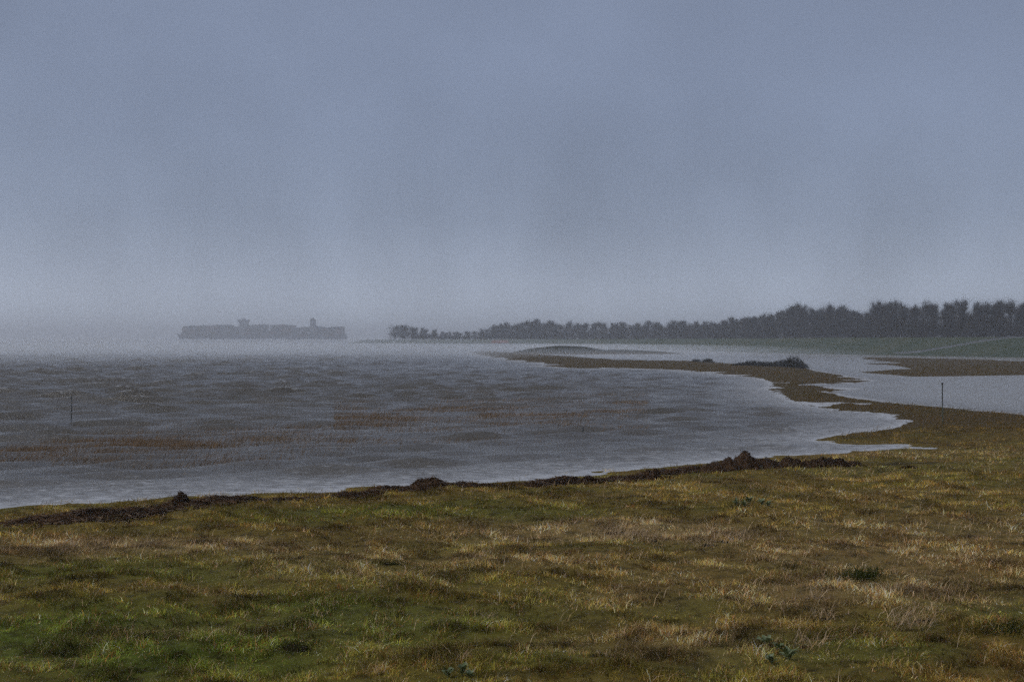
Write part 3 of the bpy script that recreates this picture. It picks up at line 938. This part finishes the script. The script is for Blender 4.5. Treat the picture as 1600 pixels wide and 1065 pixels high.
M_bush = mat('bush_twig', (0.022, 0.022, 0.016), 0.9, noise=(1.2, (0.035, 0.033, 0.022), 0.4, 0.7), spec=0.1)
def bush_mesh(seed):
    r = np.random.default_rng(seed)
    mb = MB()
    for k in range(9):
        a = r.uniform(0, 6.28); l = r.uniform(0.3, 0.6)
        mb.tube([(0, 0, -0.1), (math.cos(a) * l * 0.5, math.sin(a) * l * 0.5, 0.35), (math.cos(a) * l, math.sin(a) * l, r.uniform(0.6, 0.85))], [0.03, 0.02, 0.008], 4)
    def pts(n, r):
        d = r.normal(0, 1, (n, 3)); d[:, 2] = np.abs(d[:, 2]); d /= np.linalg.norm(d, axis=1)[:, None]
        rad = r.random((n, 1)) ** 0.45
        lob = 0.75 + 0.45 * fbm(d[:, 0] * 3 + seed, d[:, 1] * 3 + d[:, 2] * 2, 1, 3)[:, None]
        P = d * rad * lob * np.array((1.0, 1.0, 0.85))
        D = (d * 0.6 + r.normal(0, 0.5, (n, 3)) + np.array((0.1, 0, 0.35))) * r.uniform(0.10, 0.24, (n, 1))
        return P, D
    V, F = twig_cloud(1500, pts, 0.05, r)
    return mb.mesh('stems', M_bark), mesh_np('twigs', V, F, [M_bush], False)
BM = [bush_mesh(s) for s in (3, 4, 5)]
for k, (px, py, sx, sz, lab, grp) in enumerate((
        (1088, 566, 1.3, 0.7, 'small scrubby bush alone with one taller neighbour on the spit', 'pair of small bushes'), (1106, 566.5, 1.9, 1.35, 'rounded dark bush of the small pair on the brown spit', 'pair of small bushes'),
        (1158, 573, 2.0, 1.0, 'low dark bush in the long hedge-like row on the spit', 'bush row on the spit'), (1175, 573.5, 2.2, 1.1, 'low dark bush in the long hedge-like row on the spit', 'bush row on the spit'),
        (1192, 574, 2.0, 1.0, 'low dark bush in the long hedge-like row on the spit', 'bush row on the spit'), (1209, 574.5, 2.2, 1.2, 'low dark bush in the long hedge-like row on the spit', 'bush row on the spit'),
        (1224, 575, 2.0, 1.7, 'dark bush leaning against the tallest bush of the row', 'bush row on the spit'), (1240, 575.5, 2.1, 2.3, 'tallest dark bush rising at the end of the row', 'bush row on the spit'),
        (1253, 576, 1.4, 1.3, 'outermost bush at the lagoon end of the row', 'bush row on the spit'))):
    gx, gy = G(px, py)
    gz = float(land(np.array([gx]), np.array([gy]))[0][0])
    root = empty('bush', (gx, gy, gz), k * 1.3)
    tag(root, lab, 'bush', grp)
    root.scale = (sx, sx, sz)
    link('stems', BM[k % 3][0], root); link('twigs', BM[k % 3][1], root)

# ================================================================== trees behind the dike
def tree_mesh(seed, slim):
    """unit-height bare tree, about 14 m when scaled; trunk with limbs, crown of twigs"""
    r = np.random.default_rng(seed)
    mb = MB()
    tips = []
    H = 14.0
    W = 3.3 * slim
    forks = r.integers(1, 4)
    leaders = []
    for f in range(forks):
        a = r.uniform(0, 6.28); o = 0.0 if forks == 1 else r.uniform(0.5, 1.4)
        top = H * r.uniform(0.82, 0.98)
        p = [(0, 0, -0.5), (math.cos(a) * o * 0.2, math.sin(a) * o * 0.2, 2.0), (math.cos(a) * o * 0.7, math.sin(a) * o * 0.7, H * 0.4), (math.cos(a) * o + r.normal(0, .3), math.sin(a) * o + r.normal(0, .3), H * 0.7), (math.cos(a) * o * 1.2 + r.normal(0, .3), math.sin(a) * o * 1.2, top)]
        mb.tube(p, [0.22, 0.17, 0.11, 0.06, 0.015], 6)
        leaders.append([np.array(q) for q in p])
    for k in range(34):
        ld = leaders[k % forks]
        t = r.uniform(0.22, 0.95)
        q = t * 4; i = min(3, int(q)); base = ld[i] + (ld[i + 1] - ld[i]) * (q - i)
        hz = base[2] / H
        ln = W * (1.12 - 0.95 * hz) * r.uniform(0.55, 1.2)
        a = r.uniform(0, 6.28); up = r.uniform(0.7, 1.8)
        d = np.array((math.cos(a), math.sin(a), up)); d /= np.linalg.norm(d)
        m_ = base + d * ln * 0.5 + np.array((0, 0, 0.05 * ln)); e_ = base + d * ln + np.array((0, 0, 0.25 * ln))
        mb.tube([base, m_, e_], [0.05 * (1.1 - hz * 0.7), 0.028, 0.008], 4)
        tips += [(base, m_), (m_, e_), (m_, e_)]
        for s in range(3):
            b2 = base + (e_ - base) * r.uniform(0.35, 0.95)
            d2 = d + r.normal(0, 0.55, 3); d2 /= np.linalg.norm(d2)
            e2 = b2 + d2 * ln * r.uniform(0.3, 0.55)
            mb.tube([b2, e2], [0.02, 0.006], 3)
            tips += [(b2, e2), (b2, e2)]
    A = np.array([t[0] for t in tips]); B = np.array([t[1] for t in tips])
    def pts(n, r):
        i = r.integers(0, len(A), n)
        P = A[i] + (B[i] - A[i]) * r.random((n, 1)) + r.normal(0, 0.3, (n, 3))
        D = (B[i] - A[i]); D /= np.linalg.norm(D, axis=1)[:, None]
        D = (D * 0.5 + r.normal(0, 0.44, (n, 3)) + np.array((0.10, 0, 0.5))) * r.uniform(0.5, 1.5, (n, 1))
        D[: n // 5] *= 1.5
        return P, D
    V, F = twig_cloud(4600, pts, 0.028, r)
    return mb.mesh('trunk', M_bark), mesh_np('crown', V, F, [M_twig], False)
TREES = [tree_mesh(40 + k, s) for k, s in enumerate((1.0, 0.85, 1.15, 0.95, 1.25, 0.75, 1.05, 0.9))]
TOPX = [560, 612, 627, 642, 655, 680, 700, 720, 735, 748, 770, 790, 830, 870, 920, 960, 1000, 1040, 1080, 1110, 1140, 1160, 1190, 1215, 1260, 1290, 1310, 1345, 1360, 1375, 1400, 1440, 1480, 1520, 1545, 1580, 1610, 1800, 2000]
TOPY = [533, 509, 506, 510, 514, 516, 517, 518, 515, 517, 508, 505, 502, 503, 505, 506, 505, 503, 504, 506, 497, 499, 492, 488, 478, 483, 478, 489, 483, 476, 474, 472, 471, 476, 473, 469, 474, 470, 470]
proto = {}
def place_tree(x0, y0, z0, top, k, lab, grp, wide=1.0):
    h_ = max(3.5, top - z0)
    if k not in proto:
        root = empty('bare_tree', (0, 0, 0))
        link('trunk', TREES[k][0], root); link('crown', TREES[k][1], root)
        proto[k] = root
    else:
        root = copy_tree(proto[k])
    root.location = (x0, y0, z0)
    root.rotation_euler = (0, 0, random.uniform(0, 6.28))
    s = h_ / 14.0
    w = s * wide * random.uniform(0.9, 1.2) * (1.25 if h_ < 10 else 1.0)
    root.scale = (w, w, s)
    tag(root, lab, 'tree', grp)
LAB = {'wood': ('leafless tree in the dense dark wood along the tall end of the dike', 'trees of the dense wood behind the dike'),
       'mid': ('lower leafless tree in the even belt joining the dense wood to the gappy row', 'trees of the even middle belt'),
       'far': ('small hazy leafless tree in the gappy row by the river end of the dike', 'trees of the gappy row')}
vis = np.where((back_px < 1720) & (back_px > 610) & (foot[:, 1] > 200))[0]
tot = 0
for row, u0 in enumerate((37.0, 47.0, 58.0)):
    s = seg[vis[0]] + row * 2.7
    while s < seg[vis[-1]]:
        i = int(np.searchsorted(seg, s))
        p = dike_pt(np.array([i]), np.array([u0 + random.uniform(-3, 3)]))[0]
        p[0] += random.uniform(-1.5, 1.5)
        pxx = 800 + p[0] / p[1] * FPX
        ty = np.interp(pxx, TOPX, TOPY)
        z_top = EYE + (532.5 - ty) / FPX * p[1]
        z_top *= random.uniform(0.9, 1.1) if row else random.uniform(0.74, 1.02)
        kind = 'wood' if pxx > 1128 else ('mid' if pxx > 752 else 'far')
        gap = 6.5 if kind == 'wood' else 8.5
        if kind == 'far':
            if 610 < pxx < 643 or row == 2 or pxx < 612:
                s += 6; continue
            gap = 7.5
        if pxx < 1650:
            place_tree(p[0], p[1], p[2] - 0.1, z_top, random.randrange(8), *LAB[kind], wide=1.55 if kind != 'wood' else 1.15)
            tot += 1
        s += gap * random.uniform(0.75, 1.25)
i = int(np.argmin(np.abs(back_px - 627) + (foot[:, 1] < 200) * 1e4))
for du, dx_ in ((36, -3.0), (38, 4.0), (42, 0.5)):
    p = dike_pt(np.array([i]), np.array([du]))[0]
    place_tree(p[0] + dx_ + 3, p[1], p[2] - 0.1, EYE + (532.5 - 507) / FPX * p[1], 4 if dx_ else 2, 'rounded bare tree in the clump standing apart at the river end of the gappy row', 'trees of the clump standing apart', wide=2.1)
print('trees', tot)

# brambles and saplings filling the foot of the wood
n = 210000
ii = rng.integers(vis[0], vis[-1], n)
pxx = back_px[ii]
uu_ = rng.uniform(34, 60, n)
P = dike_pt(ii, uu_)
P[:, :2] += rng.uniform(-3, 3, (n, 2))
ty = np.interp(pxx, TOPX, TOPY)
zt = EYE + (532.5 - ty) / FPX * P[:, 1]
hmax = np.clip((zt - P[:, 2]) * 0.80, 1.0, 12) * (0.6 + 0.7 * fbm(P[:, 0], P[:, 1], 9, 3))
hmax = np.where(pxx < 752, hmax * (0.85 + 0.4 * (np.abs(pxx - 627) < 18)), hmax)
P[:, 2] += rng.random(n) ** 1.3 * hmax
ok = (pxx < 1660) & (pxx > 612) & ~((pxx > 641) & (pxx < 648))
P = P[ok]; n = len(P)
D = (rng.normal(0, 0.45, (n, 3)) + np.array((0.05, 0, 0.7))) * rng.uniform(0.6, 1.6, (n, 1))
S = np.cross(D, rng.normal(0, 1, (n, 3))); S /= np.linalg.norm(S, axis=1)[:, None]; S *= 0.052 * rng.uniform(0.6, 1.5, (n, 1))
V = np.stack([P - S, P + S, P + D], 1).reshape(-1, 3)
tag(link('undergrowth', mesh_np('undergrowth', V, np.arange(3 * n).reshape(-1, 3), [M_twig], False)), 'tangled leafless undergrowth at the foot of the wood', 'undergrowth', kind='stuff')

# ================================================================== low boathouse at the foot of the far dike
gx, gy = G(781, 540.5, 0.0)
gy = 905.0; gx = (781 - 800) / FPX * gy
root = empty('boathouse', (gx, gy, 2.3))
tag(root, 'low boathouse with reddish roof and pale wall under the far trees', 'building')
M_wall = mat('pale_render', (0.55, 0.54, 0.52), 0.8, noise=(0.8, (0.45, 0.44, 0.42), 0.4, 0.7))
M_roof = mat('red_tiles', (0.16, 0.06, 0.045), 0.8, noise=(0.9, (0.22, 0.09, 0.06), 0.4, 0.7))
M_dark = mat('dark_opening', (0.03, 0.03, 0.035), 0.3, noise=(3, (0.05, 0.05, 0.05), 0.4, 0.7))
mb = MB(); mb.box(-7, 7, -3, 3, -1.5, 1.5); link('wall', mb.mesh('wall', M_wall), root)
mb = MB(); mb.V = [(-7.5, -3.5, 1.45), (7.5, -3.5, 1.45), (7.5, 3.5, 1.45), (-7.5, 3.5, 1.45), (-6.5, 0, 3.9), (6.5, 0, 3.9)]
mb.F = [(0, 1, 5, 4), (1, 2, 5), (2, 3, 4, 5), (3, 0, 4), (3, 2, 1, 0)]
link('roof', mb.mesh('roof', M_roof), root)
mb = MB(); mb.box(-4.5, -2.1, -3.06, -2.9, -1.3, 1.1); link('door', mb.mesh('door', M_dark), root)
for xw in (0.6, 3.4):
    mb = MB(); mb.box(xw, xw + 1.5, -3.06, -2.9, -0.1, 1.0); link('window', mb.mesh('window', M_dark), root)

# ================================================================== the container ship
SD_ = 2271.0
def sx(px): return (px - 409) / FPX * SD_
def sz(py): return EYE + (532.5 - py) / FPX * SD_
cx0 = (409 - 800) / FPX * SD_
ship = empty('container_ship', (cx0, SD_, 0), math.radians(0))
tag(ship, 'huge container ship with stacked containers fading into the mist', 'ship')
M_hull = mat('hull_paint', (0.035, 0.05, 0.075), 0.5, noise=(0.02, (0.055, 0.065, 0.085), 0.4, 0.7))
M_boot = mat('boot_topping', (0.13, 0.04, 0.035), 0.6, noise=(0.05, (0.16, 0.055, 0.045), 0.4, 0.7))
M_house = mat('ship_white', (0.20, 0.20, 0.20), 0.6, noise=(0.1, (0.15, 0.15, 0.15), 0.4, 0.7))
M_funnel = mat('funnel_paint', (0.05, 0.06, 0.08), 0.5, noise=(0.1, (0.08, 0.085, 0.10), 0.4, 0.7))
BM_ = 24.0
XB, XS = sx(277), sx(540)
secs = []
for t in np.linspace(0, 1, 25):
    xk = XB + (XS - XB) * t
    fin = 1 - np.clip(1 - t / 0.16, 0, 1) ** 2.2
    wl_ = BM_ * fin * (0.55 + 0.45 * min(1, t / 0.22)) + 0.4
    dk_ = BM_ * (1 - np.clip(1 - t / 0.11, 0, 1) ** 2.6) + 0.4
    if t > 0.93: wl_ *= 1 - (t - 0.93) * 2.5
    deck = 15.5 + 5.2 * sstep(0.10, 0.0, t)
    rake = 9.0 * (1 - sstep(0, 0.12, t))
    secs.append([(xk + rake, -wl_ * 0.85, -6), (xk + rake * 0.9, -wl_, 1.5), (xk, -dk_, deck), (xk, dk_, deck), (xk + rake * 0.9, wl_, 1.5), (xk + rake, wl_ * 0.85, -6)])
V = [p for s in secs for p in s]
Fq = []
for i in range(24):
    for j in range(5):
        a = i * 6 + j
        Fq.append((a, a + 1, a + 7, a + 6))
mb = MB(); mb.V = V; mb.F = Fq + [(5, 4, 3, 2, 1, 0), tuple(24 * 6 + j for j in range(6))]
link('hull', mb.mesh('hull', M_hull), ship)
mb = MB(); mb.box(XB + 8, XB + 12, -3, 3, 20, 22.5); mb.tube([(XB + 16, 0, 17), (XB + 16, 0, 31)], [0.5, 0.3], 6); link('foremast', mb.mesh('foremast', M_house), ship)
CONT = [mat('container_' + nm, c_, 0.6, noise=(0.35, tuple(v * 0.6 for v in c_), 0.42, 0.6)) for nm, c_ in
        (('grey', (0.05, 0.053, 0.057)), ('blue', (0.03, 0.045, 0.075)), ('rust', (0.13, 0.045, 0.035)), ('green', (0.035, 0.05, 0.045)), ('brown', (0.06, 0.042, 0.034)))]
BAYS = []
def run(a, b, top, j=0.6):
    j = j * 1.8
    n = max(1, round((b - a) / 10.2))
    for k in range(n):
        BAYS.append((a + (b - a) * k / n, a + (b - a) * (k + 1) / n - 0.9, top + random.uniform(-j, j)))
run(288.5, 310, 509.6); run(310, 317.5, 515.5, 0.2); run(317.5, 337, 509); run(337, 346.5, 507.3, 0.2); run(350, 362, 507.3, 0.2); run(362, 375, 510, 0.3)
run(386, 417, 507.3); run(417, 425.5, 517, 0.2); run(425.5, 437, 507.6, 0.2); run(440, 460, 507.6, 0.4); run(460, 484, 511.8, 0.7); run(494.5, 518, 510.4, 0.5); run(520, 537, 510, 0.4)
rr = random.Random(5)
for a, b, top in BAYS:
    mb = MB()
    x0, x1 = sx(a), sx(b)
    zt = sz(top)
    cols = 6
    mi = []
    tiers = 5
    wb = BM_ * (0.78 if a < 300 else 0.985)
    for k in range(cols):
        y0 = -wb + 2 * wb * k / cols
        zz = zt - (0 if rr.random() < 0.6 else 2.6)
        for q in range(tiers):
            za = 15.6 + (zz - 15.6) * q / tiers
            mb.box(x0, x1, y0, y0 + 2 * wb / cols - 0.25, za, za + (zz - 15.6) / tiers - 0.12)
            mi += [rr.choices(range(5), (5, 3, 2 if a < 430 else 6, 1, 2))[0]] * 6
    me = mb.mesh('container_bay', *CONT)
    me.polygons.foreach_set('material_index', mi)
    link('container_bay', me, ship)
# bridge forward of midships
mb = MB(); mb.box(sx(376.8), sx(385), -20, 20, 15.4, sz(500.2)); dh = link('deckhouse', mb.mesh('deckhouse', M_house), ship)
mb = MB(); mb.box(sx(375.6), sx(386), -24.5, 24.5, sz(502.6), sz(499.4)); bw = link('bridge_wing', mb.mesh('bridge_wing', M_house), ship)
mb = MB()
mb.box(sx(375.45), sx(386.1), -22, 22, sz(501.6), sz(500.2)); link('window_band', mb.mesh('window_band', M_dark), bw)
mb = MB(); mb.box(sx(379), sx(383), -4, 4, sz(499.4), sz(497.6)); mb.tube([(sx(380.5), 0, sz(499)), (sx(380.5), 0, sz(494.5))], [0.9, 0.4], 6); link('radar_mast', mb.mesh('radar_mast', M_house), ship)
# funnel casing aft
mb = MB(); mb.box(sx(485.5), sx(493.5), -13, 13, 15.4, sz(509)); link('engine_casing', mb.mesh('engine_casing', M_house), ship)
mb = MB(); mb.prism([(sx(485.8), sz(509.1)), (sx(493.2), sz(509.1)), (sx(492.0), sz(498.0)), (sx(486.3), sz(497.2))], -9, 9); fu = link('funnel', mb.mesh('funnel', M_funnel), ship)
mb = MB()
for yy_ in (-4, 0, 4): mb.tube([(sx(489), yy_, sz(498.3)), (sx(489.4), yy_, sz(495.6))], [0.9, 0.9], 6)
link('exhaust_pipes', mb.mesh('exhaust_pipes', M_dark), fu)
mb = MB(); mb.box(sx(537.3), sx(539.8), -20, 20, 15.4, 21); link('mooring_deck', mb.mesh('mooring_deck', M_house), ship)

# ================================================================== rain haze
M_haze = bpy.data.materials.new('haze')
M_haze.use_nodes = True
hn, hl = M_haze.node_tree.nodes, M_haze.node_tree.links
hn.remove(hn['Principled BSDF'])
pv = hn.new('ShaderNodeVolumePrincipled')
pv.inputs['Color'].default_value = (0.93, 0.95, 1.0, 1)
pv.inputs['Density'].default_value = 0.00050
pv.inputs['Anisotropy'].default_value = 0.2
hl.new(pv.outputs[0], hn['Material Output'].inputs['Volume'])
mb = MB(); mb.box(-6200, 6200, -520, 7700, -7.5, 75)
hz = link('haze', mb.mesh('haze', M_haze))
tag(hz, 'pale rain haze lying over the river and shore', 'haze', kind='stuff')

# blown spray lying low over the open river
nu, nr = 64, 14
Vt = [(0.0, 0.0, 1.0)]; Ft = []
for j in range(1, nr + 1):
    q = j / nr
    for i in range(nu):
        t = 2 * math.pi * i / nu
        wob = 1 + 0.10 * math.sin(3 * t + 1.0) + 0.06 * math.sin(7 * t)
        Vt.append((math.cos(t) * q * wob, math.sin(t) * q * wob, (1 - q ** 9)))
for i in range(nu):
    Ft.append((0, 1 + i, 1 + (i + 1) % nu))
for j in range(nr - 1):
    for i in range(nu):
        a, b = 1 + j * nu + i, 1 + j * nu + (i + 1) % nu
        Ft.append((a, a + nu, b + nu, b))
nt_ = len(Vt)
Vt += [(x_, y_, -1.0) for x_, y_, z_ in Vt]
Ft += [tuple(reversed([k + nt_ for k in f])) for f in Ft]
for i in range(nu):
    a, b = 1 + (nr - 1) * nu + i, 1 + (nr - 1) * nu + (i + 1) % nu
    Ft.append((a, a + nt_, b + nt_, b))
M_mist = bpy.data.materials.new('spray_mist')
M_mist.use_nodes = True
hn, hl = M_mist.node_tree.nodes, M_mist.node_tree.links
hn.remove(hn['Principled BSDF'])
pv = hn.new('ShaderNodeVolumePrincipled')
pv.inputs['Color'].default_value = (0.95, 0.97, 1.0, 1)
pv.inputs['Density'].default_value = 0.0042
pv.inputs['Anisotropy'].default_value = 0.2
hl.new(pv.outputs[0], hn['Material Output'].inputs['Volume'])
def mist_bank(cx_, cy_, rx_, ry_, top, dens, label):
    m = M_mist.copy(); m.node_tree.nodes['Principled Volume'].inputs['Density'].default_value = dens
    mb = MB(); mb.V = [(cx_ + x_ * rx_, cy_ + y_ * ry_, z_ * top if z_ > 0 else z_ * 1.5) for x_, y_, z_ in Vt]; mb.F = Ft
    tag(link('spray_mist', mb.mesh('spray_mist', m)), label, 'mist', kind='stuff')
mist_bank(-215, 905, 690, 690, 3.6, 0.0050, 'white spray mist blown low across the open river')
mist_bank(-420, 1150, 760, 720, 7.5, 0.0014, 'thin rising spray in front of the container ship')
